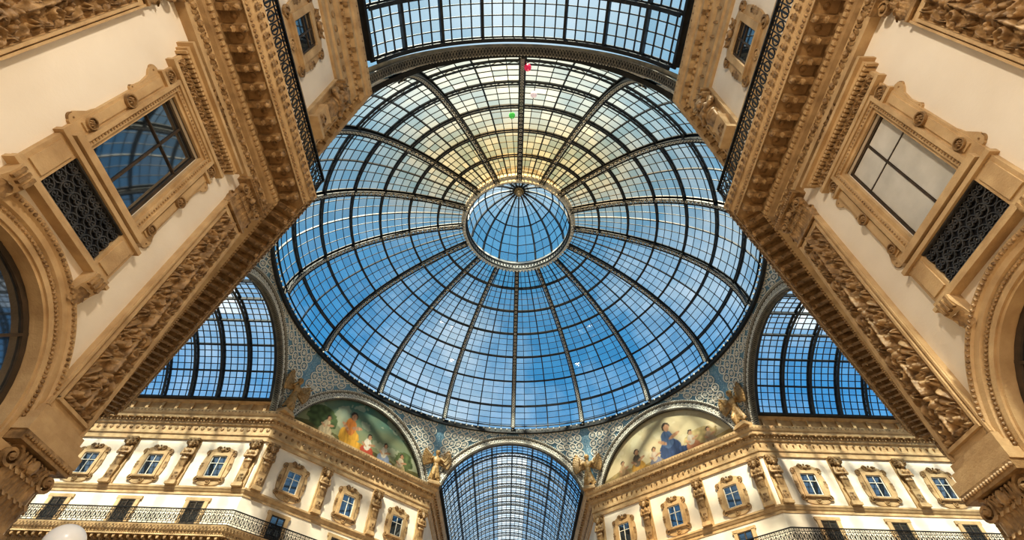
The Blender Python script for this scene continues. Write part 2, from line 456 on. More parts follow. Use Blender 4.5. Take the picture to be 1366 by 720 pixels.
# ------------------------------------------------------------------ remeshed statues
def remeshed(build, name, voxel, mat):
    bm=bmesh.new(); build(bm)
    me=bpy.data.meshes.new(name+'_src'); bm.to_mesh(me); bm.free()
    o=bpy.data.objects.new(name+'_src',me); COL.objects.link(o)
    r=o.modifiers.new('r','REMESH'); r.mode='VOXEL'; r.voxel_size=voxel
    s=o.modifiers.new('s','SMOOTH'); s.iterations=2; s.factor=.5
    bpy.context.view_layer.update()
    dg=bpy.context.evaluated_depsgraph_get()
    res=bpy.data.meshes.new_from_object(o.evaluated_get(dg)); res.name=name
    bpy.data.objects.remove(o)
    res.materials.clear(); res.materials.append(mat)
    for p in res.polygons: p.use_smooth=True
    return res
def bs(bm,c,r,rot=(0,0,0)):
    if not hasattr(r,'__len__'): r=(r,r,r)
    M=Matrix.Translation(c)@Matrix.Rotation(rot[2],4,'Z')@Matrix.Rotation(rot[1],4,'Y')@Matrix.Rotation(rot[0],4,'X')@Matrix.Diagonal((*r,1))
    bmesh.ops.create_uvsphere(bm,u_segments=14,v_segments=9,radius=1,matrix=M)
def bc(bm,a,b,r1,r2,seg=12):
    a=Vector(a);b=Vector(b);d=b-a
    M=Matrix.Translation((a+b)/2)@d.to_track_quat('Z','Y').to_matrix().to_4x4()
    bmesh.ops.create_cone(bm,cap_ends=True,segments=seg,radius1=r1,radius2=r2,depth=d.length,matrix=M)
def bb(bm,c,d):
    bmesh.ops.create_cube(bm,size=1,matrix=Matrix.Translation(c)@Matrix.Diagonal((*d,1)))
def herm_fig(bm):
    bs(bm,(0,-.42,1.62),(.19,.22,.25)); bs(bm,(0,-.60,1.56),(.07,.08,.05))
    bs(bm,(0,-.63,1.6),(.035,.05,.05)); bs(bm,(0,-.56,1.42),(.13,.12,.12))
    bs(bm,(-.07,-.585,1.66),(.04,.03,.03)); bs(bm,(.07,-.585,1.66),(.04,.03,.03))
    bs(bm,(0,-.36,1.74),(.24,.24,.17)); bs(bm,(-.19,-.38,1.6),(.08,.12,.2)); bs(bm,(.19,-.38,1.6),(.08,.12,.2))
    bc(bm,(0,-.34,1.2),(0,-.4,1.5),.13,.11)
    bs(bm,(0,-.30,1.0),(.38,.26,.34)); bs(bm,(0,-.28,.6),(.29,.22,.34)); bs(bm,(-.15,-.5,1.02),(.15,.1,.13)); bs(bm,(.15,-.5,1.02),(.15,.1,.13))
    for s in (-1,1):
        bs(bm,(s*.38,-.30,1.2),(.15,.16,.15))
        bc(bm,(s*.40,-.30,1.2),(s*.48,-.40,.78),.13,.10); bc(bm,(s*.48,-.40,.78),(s*.12,-.58,.72),.10,.07); bs(bm,(s*.1,-.58,.72),(.09,.07,.07))
    for i in range(7):
        x=-.3+.1*i; bc(bm,(x*.8,-.34-.08*cos(x*4),.55),(x*.55,-.26,-.35),.09,.05,8)
    bs(bm,(0,-.34,.42),(.36,.2,.14))
    bb(bm,(0,-.1,.7),(.5,.25,2.3))
M_HERM=remeshed(herm_fig,'herm_bust',.035,M_CARVE)
mbp=MB().mat(M_OCHRE)
mbp.b2(-.42,.42,-.5,.02,0,.18); mbp.b2(-.36,.36,-.42,.02,.18,.3)
P=[]
for (w,d,z) in ((.2,.28,.3),(.3,.36,1.1),(.36,.42,1.25)):
    P.append([(-w,0.02,z),(-w,-d,z),(w,-d,z),(w,0.02,z)])
mbp.grid(P)
mbp.mat(M_CARVE); leaf(mbp,0,-.34,.32,.36,.75,.08); leaf(mbp,-.15,-.32,.3,.2,.45,.1); leaf(mbp,.15,-.32,.3,.2,.45,.1)
ME_HPED=mbp.mesh('herm_pedestal')
mbp=MB().mat(M_CARVE)
mbp.b2(-.5,.5,-.5,.02,3.33,3.5); mbp.b2(-.42,.42,-.42,.02,3.15,3.33)
for s in (-1,1): spiral(mbp,s*.36,3.12,-.5,.17,1.4,.06,.3,pi/2,s)
for i in range(5): leaf(mbp,-.32+.16*i,-.3,2.85,.17,.36,.14)
ME_HCAP=mbp.mesh('herm_capital')
mbp=MB().mat(M_OCHRE); mbp.b2(-.50,.50,-.12,.03,0,3.5); mbp.b2(-.505,-.43,-.16,.0,.01,3.49); mbp.b2(.43,.505,-.16,0,.01,3.49)
ME_HBACK=mbp.mesh('herm_backing')
def herm(x,y,ph,sc=1.0):
    o=top('herm_statue',None,(x,y,16.34+ZL),ph,'carved stone bearded herm figure supporting the upper cornice','statue','herm statues between upper windows')
    o.scale=(sc,sc,1)
    part('pedestal',ME_HPED,o); part('bust',M_HERM,o,(0,0,1.45)); part('capital',ME_HCAP,o); part('backing_pilaster',ME_HBACK,o)

def winged(bm):
    bs(bm,(0,-.30,2.35),(.17,.19,.23)); bs(bm,(0,-.48,2.33),(.04,.06,.05)); bs(bm,(0,-.24,2.44),(.21,.21,.17)); bs(bm,(0,-.1,2.3),(.1,.1,.15))
    bc(bm,(0,-.24,2.0),(0,-.28,2.25),.10,.09)
    bs(bm,(0,-.2,1.75),(.30,.2,.32)); bs(bm,(0,-.16,1.35),(.22,.18,.3)); bs(bm,(0,-.18,1.05),(.3,.24,.25))
    bc(bm,(-.13,-.2,1.0),(-.2,-.5,.5),.17,.14); bc(bm,(-.2,-.5,.5),(-.22,-.3,0),.14,.10)
    bc(bm,(.13,-.2,1.0),(.2,-.22,.45),.17,.14); bc(bm,(.2,-.22,.45),(.28,.0,0),.14,.10)
    for i in range(8):
        a=-1.6+.46*i; bc(bm,(.22*sin(a),-.15-.16*cos(a),1.1),(.42*sin(a)+.06*(i%2),-.1-.2*cos(a),.12+.12*(i%3)),.06,.09,8)
    for s in (-1,1):
        bs(bm,(s*.32,-.2,1.95),(.11,.12,.11))
        bc(bm,(s*.34,-.2,1.95),(s*.6,-.42,1.62),.09,.07)
    bc(bm,(-.6,-.42,1.62),(-.5,-.75,1.95),.07,.05); bc(bm,(.6,-.42,1.62),(.85,-.6,2.1),.07,.05)
    bs(bm,(-.5,-.8,2.0),(.06,.07,.09)); bs(bm,(.88,-.62,2.16),(.06,.07,.09))
    for s in (-1,1):
        for i in range(11):
            t=i/10; L=1.5-.75*t
            a=radians(72-85*t)
            bx,bz=s*(.15+.12*t),2.0-.35*t
            for q in range(5):
                w0=q/5; w1=(q+1)/5
                def wp(w): 
                    x=L*cos(a)*w; return Vector((bx+s*x, .08-.38*x, bz+L*sin(a)*w-.3*w*w))
                bc(bm,wp(w0),wp(w1),.13-.008*q,.13-.008*(q+1),6)
M_WING=remeshed(winged,'winged_body',.045,M_GILT)
mbp=MB().mat(M_OCHRE); mbp.b2(-.5,.5,-.5,.4,0,.12); mbp.b2(-.42,.42,-.42,.35,.12,.3)
ME_WPED=mbp.mesh('plinth')
for (vx,vy) in ((-A,W),(-W,A),(W,A),(A,W)):
    al=atan2(vy,vx); r=sqrt(vx*vx+vy*vy)-.5
    o=top('winged_statue',None,(r*cos(al),r*sin(al),21.9),al-pi/2,'gilded winged figure standing on the cornice between two arches','statue','winged statues on the cornice corners')
    o.scale=(1.2,1.2,1.2)
    part('plinth',ME_WPED,o); part('figure',M_WING,o,(0,0,.28))

# ------------------------------------------------------------------ upper windows
def rect_ray(a,w,h):
    c,s_=cos(a),sin(a); t=min(w/abs(c) if abs(c)>1e-6 else 1e9, h/abs(s_) if abs(s_)>1e-6 else 1e9); return c*t,s_*t
def upper_window():
    N=64; inner=[];o1=[];o2=[]
    for i in range(N):
        a=2*pi*(i+.5)/N; inner.append(rect_ray(a,.55,.78)); x,z=rect_ray(a,.78,1.02); o1.append((x,z))
        k=1.0+.09*cos(4*a)**2+.06*cos(8*a+pi); x,z=rect_ray(a,.93,1.2); 
        cx,cz=1.12*cos(a),1.42*sin(a); x=.45*x+.58*cx; z=.45*z+.58*cz
        o2.append((x*k,z*k))
    mb=MB().mat(M_OCHRE); mb.ringext(o2,inner,.02,-.08); mb.ringext(o1,inner,.02,-.15)
    mb.mat(M_CARVE)
    for s in (-1,1):
        spiral(mb,s*.88,1.02,-.14,.22,1.5,.07,.08,-pi/2,s)
        spiral(mb,s*.88,-1.0,-.14,.22,1.5,.07,.08,pi/2,-s)
        leaf(mb,s*1.02,-.08,-.3,.24,.7,.06)
        spiral(mb,s*.3,1.33,-.16,.18,1.3,.06,.08,pi,s)
    for i in range(-2,3): leaf(mb,i*.12,-.12,1.1,.16,.48-.06*abs(i),.12,0,i*.12)
    mb.sphere((0,-.2,1.2),(.15,.1,.13),8,6)
    mb.mat(M_OCHRE); mb.b2(-.85,.85,-.24,.0,-.95,-.85)
    rosette(mb,0,-1.18,-.09,.16,.07)
    sur=mb.mesh('window_surround')
    mb=MB().mat(M_WGLASS); mb.b2(-.55,.55,-.035,-.02,-.78,.78); g=mb.mesh('window_glass')
    res=[sur,g]
    for mt in (M_RING,M_WOOD):
        mb=MB().mat(mt)
        for x0,x1,z0,z1 in ((-.55,-.49,-.78,.78),(.49,.55,-.78,.78),(-.55,.55,.72,.78),(-.55,.55,-.78,-.72),(-.025,.025,-.78,.78),(-.55,.55,.22,.26)):
            mb.b2(x0,x1,-.07,-.03,z0,z1)
        res.append(mb.mesh('casement'))
    return res
UW=upper_window()
def balcony_door():
    mb=MB().mat(M_OCHRE)
    for x0,x1,z0,z1 in ((-.78,-.52,0,1.95),(.52,.78,0,1.95),(-.86,.86,1.9,2.12)): mb.b2(x0,x1,-.12,.02,z0,z1)
    s_=mb.mesh('door_surround')
    mb=MB().mat(M_WGLASS); mb.b2(-.52,.52,-.05,-.03,0,1.9); g=mb.mesh('door_glass')
    mb=MB().mat(M_WOOD)
    for x0,x1,z0,z1 in ((-.52,-.45,0,1.9),(.45,.52,0,1.9),(-.04,.04,0,1.9),(-.52,.52,1.83,1.9),(-.52,.52,0,.5),(-.52,.52,1.3,1.35)): mb.b2(x0,x1,-.1,-.04,z0,z1)
    return s_,g,mb.mesh('door_casement')
BD=balcony_door()
wn=[1]; dn=[1]
def put_window(x,y,ph,dark=False):
    o=top('window_%d'%wn[0],None,(x,y,17.85+ZL),ph,'small upper window in an ornate ochre cartouche surround','window',kind='structure'); wn[0]+=1
    part('surround',UW[0],o); part('glass',UW[1],o); part('casement',UW[3 if dark else 2],o)
def put_door(x,y,ph):
    o=top('door_%d'%dn[0],None,(x,y,13.45+ZL),ph,'glazed balcony door behind the iron railing','door',kind='structure'); dn[0]+=1
    part('surround',BD[0],o); part('glass',BD[1],o); part('casement',BD[2],o)
for k,seg in ((0,'a'),(3,'c')):
    for i in range(3):
        put_window(*fr(k,seg,2.8+4.7*i)); put_door(*fr(k,seg,2.8+4.7*i))
    for i in range(4): herm(*fr(k,seg,.55+4.65*i),sc=.86)
for k in (0,3):
    for m in (-4.85,0,4.85): put_window(*fr(k,'d',m)); put_door(*fr(k,'d',m))
    for m in (-7.2,-2.45,2.45,7.2): herm(*fr(k,'d',m),sc=.86)
for k,seg in ((1,'a'),(2,'c')):
    put_window(*fr(k,seg,3.2),dark=True); put_door(*fr(k,seg,3.2))
    for d in (.55,5.9): herm(*fr(k,seg,d))

# ------------------------------------------------------------------ near facades
def near_window():
    mb=MB().mat(M_OCHRE)
    for (a,b,yo) in ((.72,.80,-.06),(.80,.90,-.11),(.90,.98,-.15)):
        mb.ringext([(-b,7.7),(b,7.7),(b,10.45+b-.72),(-b,10.45+b-.72)],[(-a,7.8),(a,7.8),(a,10.45+a-.72),(-a,10.45+a-.72)],.02,yo)
    for s in (-1,1):
        mb.b2(s*.98,s*1.24,-.07,.02,7.6,10.75); mb.b2(s*1.03,s*1.19,-.10,.02,7.95,10.2)
        mb.b2(s*.96,s*1.30,-.14,.02,10.28,10.36)
        ear=[(1.23,10.28),(1.34,10.31),(1.42,10.26),(1.44,10.16),(1.39,10.06),(1.31,9.98),(1.27,9.75),(1.28,9.55),(1.31,9.45),(1.29,9.38),(1.23,9.36)]
        mb.prism([(s*x,z) for x,z in ear],.01,-.05)
        ear=[(1.23,8.5),(1.26,8.35),(1.27,8.25),(1.33,8.1),(1.38,7.98),(1.36,7.84),(1.29,7.78),(1.23,7.78)]
        mb.prism([(s*x,z) for x,z in ear],.01,-.05)
    mb.b2(-1.4,1.4,-.18,.02,10.72,10.82); mb.b2(-1.36,1.36,-.11,.02,10.82,11.18)
    mb.b2(-1.5,1.5,-.26,.02,11.18,11.27); mb.b2(-1.58,1.58,-.36,.02,11.27,11.36)
    for i in range(30): mb.b2(-1.45+i*.1,-1.45+i*.1+.055,-.25,0,11.11,11.18)
    mb.b2(-1.1,1.1,-.18,.01,7.64,7.79)
    for s in (-1,1):
        mb.b2(s*.78,s*1.22,-.11,.02,6.65,7.5); mb.b2(s*.85,s*1.15,-.14,.02,6.74,7.40)
    mb.b2(-1.28,1.28,-.17,.02,7.48,7.57); mb.b2(-1.26,1.26,-.145,.02,6.58,6.67); mb.b2(-1.30,1.30,-.19,.02,6.51,6.58)
    mb.b2(-.78,.78,-.02,.02,6.65,7.5)
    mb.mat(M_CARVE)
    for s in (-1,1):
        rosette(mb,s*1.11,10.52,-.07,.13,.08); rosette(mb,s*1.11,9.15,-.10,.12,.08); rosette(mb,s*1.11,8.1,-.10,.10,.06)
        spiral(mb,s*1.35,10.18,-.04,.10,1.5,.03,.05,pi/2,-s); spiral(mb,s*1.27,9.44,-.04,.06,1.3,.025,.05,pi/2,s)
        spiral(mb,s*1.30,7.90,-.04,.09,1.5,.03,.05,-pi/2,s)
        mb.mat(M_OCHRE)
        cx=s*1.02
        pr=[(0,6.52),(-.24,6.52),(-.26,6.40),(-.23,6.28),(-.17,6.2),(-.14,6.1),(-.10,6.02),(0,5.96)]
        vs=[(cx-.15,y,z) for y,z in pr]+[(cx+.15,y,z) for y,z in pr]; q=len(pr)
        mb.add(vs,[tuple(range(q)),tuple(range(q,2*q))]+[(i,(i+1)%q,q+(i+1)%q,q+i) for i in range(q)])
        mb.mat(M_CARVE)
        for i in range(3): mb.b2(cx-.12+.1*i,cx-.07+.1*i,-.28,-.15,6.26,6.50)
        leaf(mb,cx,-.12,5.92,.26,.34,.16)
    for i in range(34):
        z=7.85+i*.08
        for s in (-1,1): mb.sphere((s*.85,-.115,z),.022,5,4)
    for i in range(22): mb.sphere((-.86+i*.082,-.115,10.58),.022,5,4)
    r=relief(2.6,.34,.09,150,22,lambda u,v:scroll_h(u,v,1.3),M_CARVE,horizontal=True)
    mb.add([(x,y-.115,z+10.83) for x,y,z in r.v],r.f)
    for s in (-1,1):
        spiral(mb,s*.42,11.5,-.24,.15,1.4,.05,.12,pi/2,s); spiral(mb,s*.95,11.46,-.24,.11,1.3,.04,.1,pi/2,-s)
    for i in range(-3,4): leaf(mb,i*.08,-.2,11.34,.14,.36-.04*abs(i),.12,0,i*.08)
    sur=mb.mesh('near_window_surround')
    mb=MB().mat(M_WGLASS); mb.b2(-.75,.75,.12,.14,7.8,10.45); g=mb.mesh('near_glass')
    mb=MB().mat(M_WOOD)
    for x0,x1,z0,z1 in ((-.75,-.69,7.8,10.45),(.69,.75,7.8,10.45),(-.02,.02,7.8,10.45),(-.75,.75,10.38,10.45),(-.75,.75,7.8,7.88),(-.75,.75,9.62,9.645)): mb.b2(x0,x1,.085,.12,z0,z1)
    cs=mb.mesh('near_casement')
    mb=MB().mat(M_BLACK)
    mb.b2(-.77,.77,-.04,-.025,6.68,7.47)
    mb.mat(M_GRILL)
    for i in range(7):
        for j in range(3):
            cx=-.67+i*.223; cz=6.81+j*.265
            for s in (-1,1): spiral(mb,cx+s*.055,cz,-.08,.062,1.2,.022,.03,pi/2,s,12)
            pts=[(cx+.112*cos(t),-.07,cz+.125*sin(t)) for t in [2*pi*q/12 for q in range(12)]]; mb.bar(pts,(0,-1,0),.022,.03,True)
    for z in (6.68,7.45): mb.b2(-.77,.77,-.12,-.07,z,z+.025)
    gr=mb.mesh('grille')
    mb=MB().mat(M_REFL)
    for s in (-1,1): mb.b2(s*.03,s*.68,.10,.11,7.9,10.36)
    bl=mb.mesh('reflection_panel')
    return sur,g,cs,gr,bl
NW_=near_window()
def near_arch():
    zc=ZAR
    mb=MB().mat(M_OCHRE)
    def R_(r): return RAI+(r-1.60)*(RAO-RAI)/.64
    prof=[(1.60,.3),(1.60,-.02),(1.66,-.02),(1.66,-.06),(1.76,-.06),(1.79,-.03),(1.9,-.03),(1.93,-.08),(2.06,-.08),(2.09,-.11),(2.2,-.13),(2.24,-.06),(2.24,.02)]
    prof=[(R_(r),y) for r,y in prof]
    P=[]
    for i in range(61):
        a=pi*i/60; P.append([(r*cos(a),y,zc+r*sin(a)) for r,y in prof])
    mb.grid(P)
    for s in (-1,1): mb.grid([[ (s*r,y,z) for r,y in prof] for z in (-1.38,zc)])
    mb.b2(-RAO-.01,-RAI+.03,-.15,.2,zc-.16,zc-.04); mb.b2(RAI-.03,RAO+.01,-.15,.2,zc-.16,zc-.04)
    mb.mat(M_CARVE)
    for i in range(90):
        a=pi*(i+.5)/90; r=R_(1.845); mb.sphere((r*cos(a),-.045,zc+r*sin(a)),.03,6,4)
    for i in range(80):
        a=pi*(i+.5)/80; r=R_(2.13); mb.sphere((r*cos(a),-.13,zc+r*sin(a)),(.034,.034,.034),5,4)
    arc=mb.mesh('archivolt')
    G=RAI+.06
    mb=MB().mat(M_WGLASS); pl=[(G*cos(pi*i/24),zc+G*sin(pi*i/24)) for i in range(25)]; pl=[(G,-1.38)]+pl+[(-G,-1.38)]
    mb.prism(pl,.26,.24); g=mb.mesh('arch_glass')
    mb=MB().mat(M_WOOD)
    for (r,w) in ((RAI-.05,.09),(.9,.05)):
        mb.bar([(r*cos(pi*i/24),.20,zc+r*sin(pi*i/24)) for i in range(25)],(0,-1,0),w,.06)
    for a in (0,pi/4,pi/2,3*pi/4,pi): mb.bar([(.0,.2,zc),(RAI*cos(a),.2,zc+RAI*sin(a))],(0,-1,0),.05,.05)
    mb.b2(-RAI,RAI,.14,.24,zc-.12,zc); mb.b2(-.04,.04,.14,.24,-1.38,zc)
    for x in(-.8,.8): mb.b2(x-.03,x+.03,.14,.24,-1.38,zc)
    return arc,g,mb.mesh('arch_frame')
NA=near_arch()
# pilaster
mb=MB().mat(M_OCHRE); PW=.50
mb.b2(-PW,PW,-.12,.02,4.6,10.65)
for s in (-1,1): mb.b2(s*.37,s*.42,-.19,.0,4.8,10.42); mb.b2(s*.45,s*(PW-.008),-.16,.0,4.63,10.63)
mb.b2(-.42,.42,-.185,.0,4.76,4.82); mb.b2(-.42,.42,-.185,.0,10.38,10.44)
mb.b2(-.56,.56,-.25,.02,4.30,4.46); mb.b2(-.52,.52,-.20,.015,4.46,4.6)
mb.b2(-.62,.62,-.32,.015,4.12,4.30); mb.b2(-.5,.5,-.1,.02,-1.38,2.95)
ME_SHAFT=mb.mesh('pilaster_shaft')
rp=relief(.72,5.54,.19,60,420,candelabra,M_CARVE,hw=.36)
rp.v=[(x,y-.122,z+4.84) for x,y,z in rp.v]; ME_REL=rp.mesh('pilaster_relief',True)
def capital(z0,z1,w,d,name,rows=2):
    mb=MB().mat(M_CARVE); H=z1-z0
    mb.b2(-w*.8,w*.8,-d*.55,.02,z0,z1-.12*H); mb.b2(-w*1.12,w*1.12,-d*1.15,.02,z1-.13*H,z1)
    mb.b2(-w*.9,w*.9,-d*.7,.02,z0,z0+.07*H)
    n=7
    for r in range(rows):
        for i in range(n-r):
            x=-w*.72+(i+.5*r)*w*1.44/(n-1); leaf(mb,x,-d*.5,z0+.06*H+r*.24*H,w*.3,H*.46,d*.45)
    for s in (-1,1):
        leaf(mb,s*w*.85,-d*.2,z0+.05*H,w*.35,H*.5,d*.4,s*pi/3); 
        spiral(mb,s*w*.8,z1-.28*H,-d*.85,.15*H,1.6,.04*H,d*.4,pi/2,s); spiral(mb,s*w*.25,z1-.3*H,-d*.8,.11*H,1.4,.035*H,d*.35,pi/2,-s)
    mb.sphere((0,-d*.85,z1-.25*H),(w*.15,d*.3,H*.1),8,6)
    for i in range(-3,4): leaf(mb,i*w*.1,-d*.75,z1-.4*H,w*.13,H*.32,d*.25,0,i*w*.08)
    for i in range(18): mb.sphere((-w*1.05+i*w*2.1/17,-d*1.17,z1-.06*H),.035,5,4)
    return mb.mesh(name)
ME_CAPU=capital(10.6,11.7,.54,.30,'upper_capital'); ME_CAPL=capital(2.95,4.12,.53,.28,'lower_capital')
for k,seg in ((1,'a'),(2,'c')):
    x,y,ph=fr(k,seg,BAYC)
    lb='tall casement window reflecting the glass roof, in a carved ochre surround with iron grille' if k==1 else 'tall casement window with pale blinds standing in for its reflection, in a carved ochre surround with iron grille'
    o=top('window_%d'%wn[0],None,(x,y,ZL),ph,lb,'window',kind='structure'); wn[0]+=1
    part('surround',NW_[0],o); part('glass',NW_[1],o); part('casement',NW_[2],o); part('grille',NW_[3],o,label='black wrought-iron scroll grille')
    if k==2: part('reflection_panel',NW_[4],o,label='pale panel standing in for the reflection')
    x,y,ph=fr(k,seg,ARC)
    o=top('window_%d'%wn[0],None,(x,y,ZL),ph,'arched window with beaded ochre archivolt','window',kind='structure'); wn[0]+=1
    part('archivolt',NA[0],o); part('glass',NA[1],o); part('frame',NA[2],o)
def pilaster(x,y,ph):
    o=top('pilaster',None,(x,y,ZL),ph,'tall ochre pilaster with carved figure-and-scroll relief and leafy capitals','pilaster','carved pilasters of the facade')
    part('shaft',ME_SHAFT,o); part('relief_panel',ME_REL,o); part('upper_capital',ME_CAPU,o); part('lower_capital',ME_CAPL,o)
for k,seg in ((1,'a'),(2,'c')):
    for d in (.60,5.98): pilaster(*fr(k,seg,d))
pilaster(*fr(1,'d',7.2)); pilaster(*fr(2,'d',-7.2))

# ------------------------------------------------------------------ glass helpers
def glass_mesh(mb,name,mat=None,frost=None):
    me=bpy.data.meshes.new(name); me.from_pydata(mb.v,[],mb.f); me.materials.append(mat or M_GLASS)
    ca=me.color_attributes.new('pane','FLOAT_COLOR','CORNER'); arr=[]
    for p in me.polygons:
        f_=frost(p.index)*random.uniform(.5,1) if frost else 0
        c=(random.random(),random.random(),f_,1)
        for _ in range(p.loop_total): arr.extend(c)
    ca.data.foreach_set('color',arr); return me

# ------------------------------------------------------------------ dome
RD=18.5; ZD=28.2; HB=10.6; RO=5.0
T1=acos(RO/RD)
def prof(t): return RD*cos(t), ZD+HB*sin(t)
def pn(t):
    n=Vector((cos(t)/RD,0,sin(t)/HB)); n.normalize(); return n.x,n.z
tt=[T1*i/400 for i in range(401)]; s=[0]
NB=7; SUB=4; NR=NB*SUB
for i in range(400):
    a=prof(tt[i]);b=prof(tt[i+1]); s.append(s[-1]+sqrt((a[0]-b[0])**2+(a[1]-b[1])**2))
ts=[]
for j in range(NR+1):
    q=s[-1]*j/NR; i=min(range(401),key=lambda i:abs(s[i]-q)); ts.append(tt[i])
PS=6; NC=16*PS
def dp(t,a,off=0):
    r,z=prof(t); nx,nz=pn(t); return Vector(((r-nx*off)*cos(a),(r-nx*off)*sin(a),z-nz*off))
def dn_(t,a):
    nx,nz=pn(t); return Vector((nx*cos(a),nx*sin(a),nz))
g=MB(); g.grid([[dp(t,2*pi*i/NC) for t in ts] for i in range(NC)],True)
dome=top('glass_dome',None,(0,0,0),0,'great iron and glass dome with sixteen lattice ribs over the crossing','dome')
part('glass_panes',glass_mesh(g,'dome_glass'),dome)
mb=MB().mat(M_IRON)
for i in range(NC):
    if i%PS==0: continue
    a=2*pi*i/NC; mb.bar([dp(t,a) for t in ts],[dn_(t,a) for t in ts],.055 if i%3 else .10,.05 if i%3 else .14)
for j,t in enumerate(ts):
    if j%SUB==0: continue
    mb.bar([dp(t,2*pi*i/NC) for i in range(NC)],[dn_(t,2*pi*i/NC) for i in range(NC)],.045,.05,True)
part('glazing_bars',mb.mesh('dome_bars'),dome)
for j in range(0,NR+1,SUB):
    t=ts[j]
    if j in(0,NR): continue
    ang=[2*pi*i/NC for i in range(NC)]
    me_=MB().mat(M_IRON)
    me_.bar([dp(t,a) for a in ang],[dn_(t,a) for a in ang],.18,.12,True)
    me_.bar([dp(t,a,.28) for a in ang],[dn_(t,a) for a in ang],.15,.06,True)
    me_.mat(M_RIB)
    for i in range(NC*2):
        a=2*pi*i/(NC*2); b=2*pi*(i+1)/(NC*2)
        me_.bar([dp(t,a,.1 if i%2 else .3),dp(t,b,.3 if i%2 else .1)],[dn_(t,a)]*2,.05,.035)
    part('ring_girder',me_.mesh('ring_girder'),dome)
fine=[T1*i/48 for i in range(49)]
mb=MB().mat(M_IRON)
Y=Vector((0,1,0))
mb.bar([dp(t,0) for t in fine],[dn_(t,0) for t in fine],.32,.1)
mb.bar([dp(t,0,.1) for t in fine],[dn_(t,0) for t in fine],.07,.42)
for sd in (-.19,.19):
    mb.bar([dp(t,0,.5)+Y*sd for t in fine],[dn_(t,0) for t in fine],.09,.1)
mb.mat(M_RING)
ff=[T1*i/50 for i in range(51)]
for i in range(50):
    a,b=ff[i],ff[i+1]
    c=dp((a+b)/2,0,.54); n_=dn_(a,0); tg=(dp(b,0)-dp(a,0)).normalized()
    mb.bar([c+tg*.11*cos(q)+Y*.11*sin(q) for q in [2*pi*z/8 for z in range(8)]],[n_]*8,.035,.04,True)
mb.mat(M_RIB)
for i in range(50):
    a,b=ff[i],ff[i+1]
    mb.bar([dp(a,0,.52)+Y*.16,dp(b,0,.52)-Y*.16],[dn_(a,0)]*2,.045,.04)
    mb.bar([dp(a,0,.52)-Y*.16,dp(b,0,.52)+Y*.16],[dn_(a,0)]*2,.045,.04)
rib=mb.mesh('dome_rib')
for i in range(16): part('lattice_rib',rib,dome,rotz=2*pi*i/16)
mb=MB().mat(M_IRON)
ang=[2*pi*i/192 for i in range(192)]
for r,z,w,d in ((18.5,28.3,.35,.3),(18.3,27.9,.25,.15),(18.2,28.55,.1,.08)):
    mb.bar([(r*cos(a),r*sin(a),z) for a in ang],(0,0,1),w,d,True)
mb.mat(M_RING)
for i in range(192):
    a=ang[i]; mb.sphere((18.17*cos(a),18.17*sin(a),28.12),.09,6,4)
part('base_ring',mb.mesh('base_ring'),dome)
mb=MB().mat(M_RING)
zo=ZD+HB*sin(T1); N=96
P=[]
for i in range(N):
    a=2*pi*i/N; P.append([((5+dr)*cos(a),(5+dr)*sin(a),zo+dz) for dr,dz in ((.35,.1),(.35,-.25),(.15,-.3),(.05,-.75),(-.08,-.8),(-.12,.5),(-.02,.6))])
mb.grid(P,True)
for i in range(N):
    a=2*pi*i/N
    mb.sphere((5.05*cos(a),5.05*sin(a),zo-.82),.11,6,4); mb.sphere((5.25*cos(a),5.25*sin(a),zo-.32),.09,5,4)
mb.mat(M_IRON)
for dz,r in ((-.6,4.86),(.1,4.84),(.55,4.95)): mb.bar([(r*cos(2*pi*i/N),r*sin(2*pi*i/N),zo+dz) for i in range(N)],(0,0,1),.1,.06,True)
for i in range(N):
    a=2*pi*i/N; b=2*pi*(i+1)/N; r=4.86
    mb.bar([(r*cos(a),r*sin(a),zo-.6),(r*cos(b),r*sin(b),zo+.1)],Vector((cos(a),sin(a),0)),.04,.04)
    mb.bar([(r*cos(a),r*sin(a),zo+.1),(r*cos(b),r*sin(b),zo-.6)],Vector((cos(a),sin(a),0)),.04,.04)
part('oculus_ring',mb.mesh('oculus'),dome,label='pale beaded ornamental ring around the lantern')
def lp(t,a,off=0): return Vector(((4.95*cos(t)-off*cos(t))*cos(a),(4.95*cos(t)-off*cos(t))*sin(a),zo+.5+(5.9-off)*sin(t)))
lt=[pi/2*i/8 for i in range(9)]; NL=16
g=MB(); g.grid([[lp(t,2*pi*i/NL) for t in lt] for i in range(NL)],True)
lan=part('lantern',glass_mesh(g,'lantern_glass',M_VGLASS,frost=lambda i:.45),dome)
mb=MB().mat(M_IRON)
for i in range(NL):
    a=2*pi*i/NL; mb.bar([lp(t,a) for t in lt],[Vector((cos(t)*cos(a),cos(t)*sin(a),sin(t))) for t in lt],.15,.2)
    a+=pi/NL
    mb.bar([lp(t,a)*.999 if False else (lp(t,a-pi/NL)+lp(t,a+pi/NL))/2 for t in lt],[Vector((cos(t)*cos(a),cos(t)*sin(a),sin(t))) for t in lt],.04,.05)
for j,t in enumerate(lt[1:-1]):
    mb.bar([lp(t,2*pi*i/NL) for i in range(NL)],[Vector((cos(t)*cos(2*pi*i/NL),cos(t)*sin(2*pi*i/NL),sin(t))) for i in range(NL)],.12 if j==3 else .045,.08,True)
part('lantern_frame',mb.mesh('lantern_frame'),lan)
mb=MB().mat(M_GILT); zt=zo+6.3
mb.sphere((0,0,zt-.1),(.5,.5,.2),14,6); mb.sphere((0,0,zt-.45),(.32,.32,.35),12,8); mb.sphere((0,0,zt-.9),(.2,.2,.22),10,6)
for i in range(12):
    a=2*pi*i/12; mb.sphere((.42*cos(a),.42*sin(a),zt-.3),.10,6,4)
part('boss',mb.mesh('boss'),lan,label='gilded hanging boss')

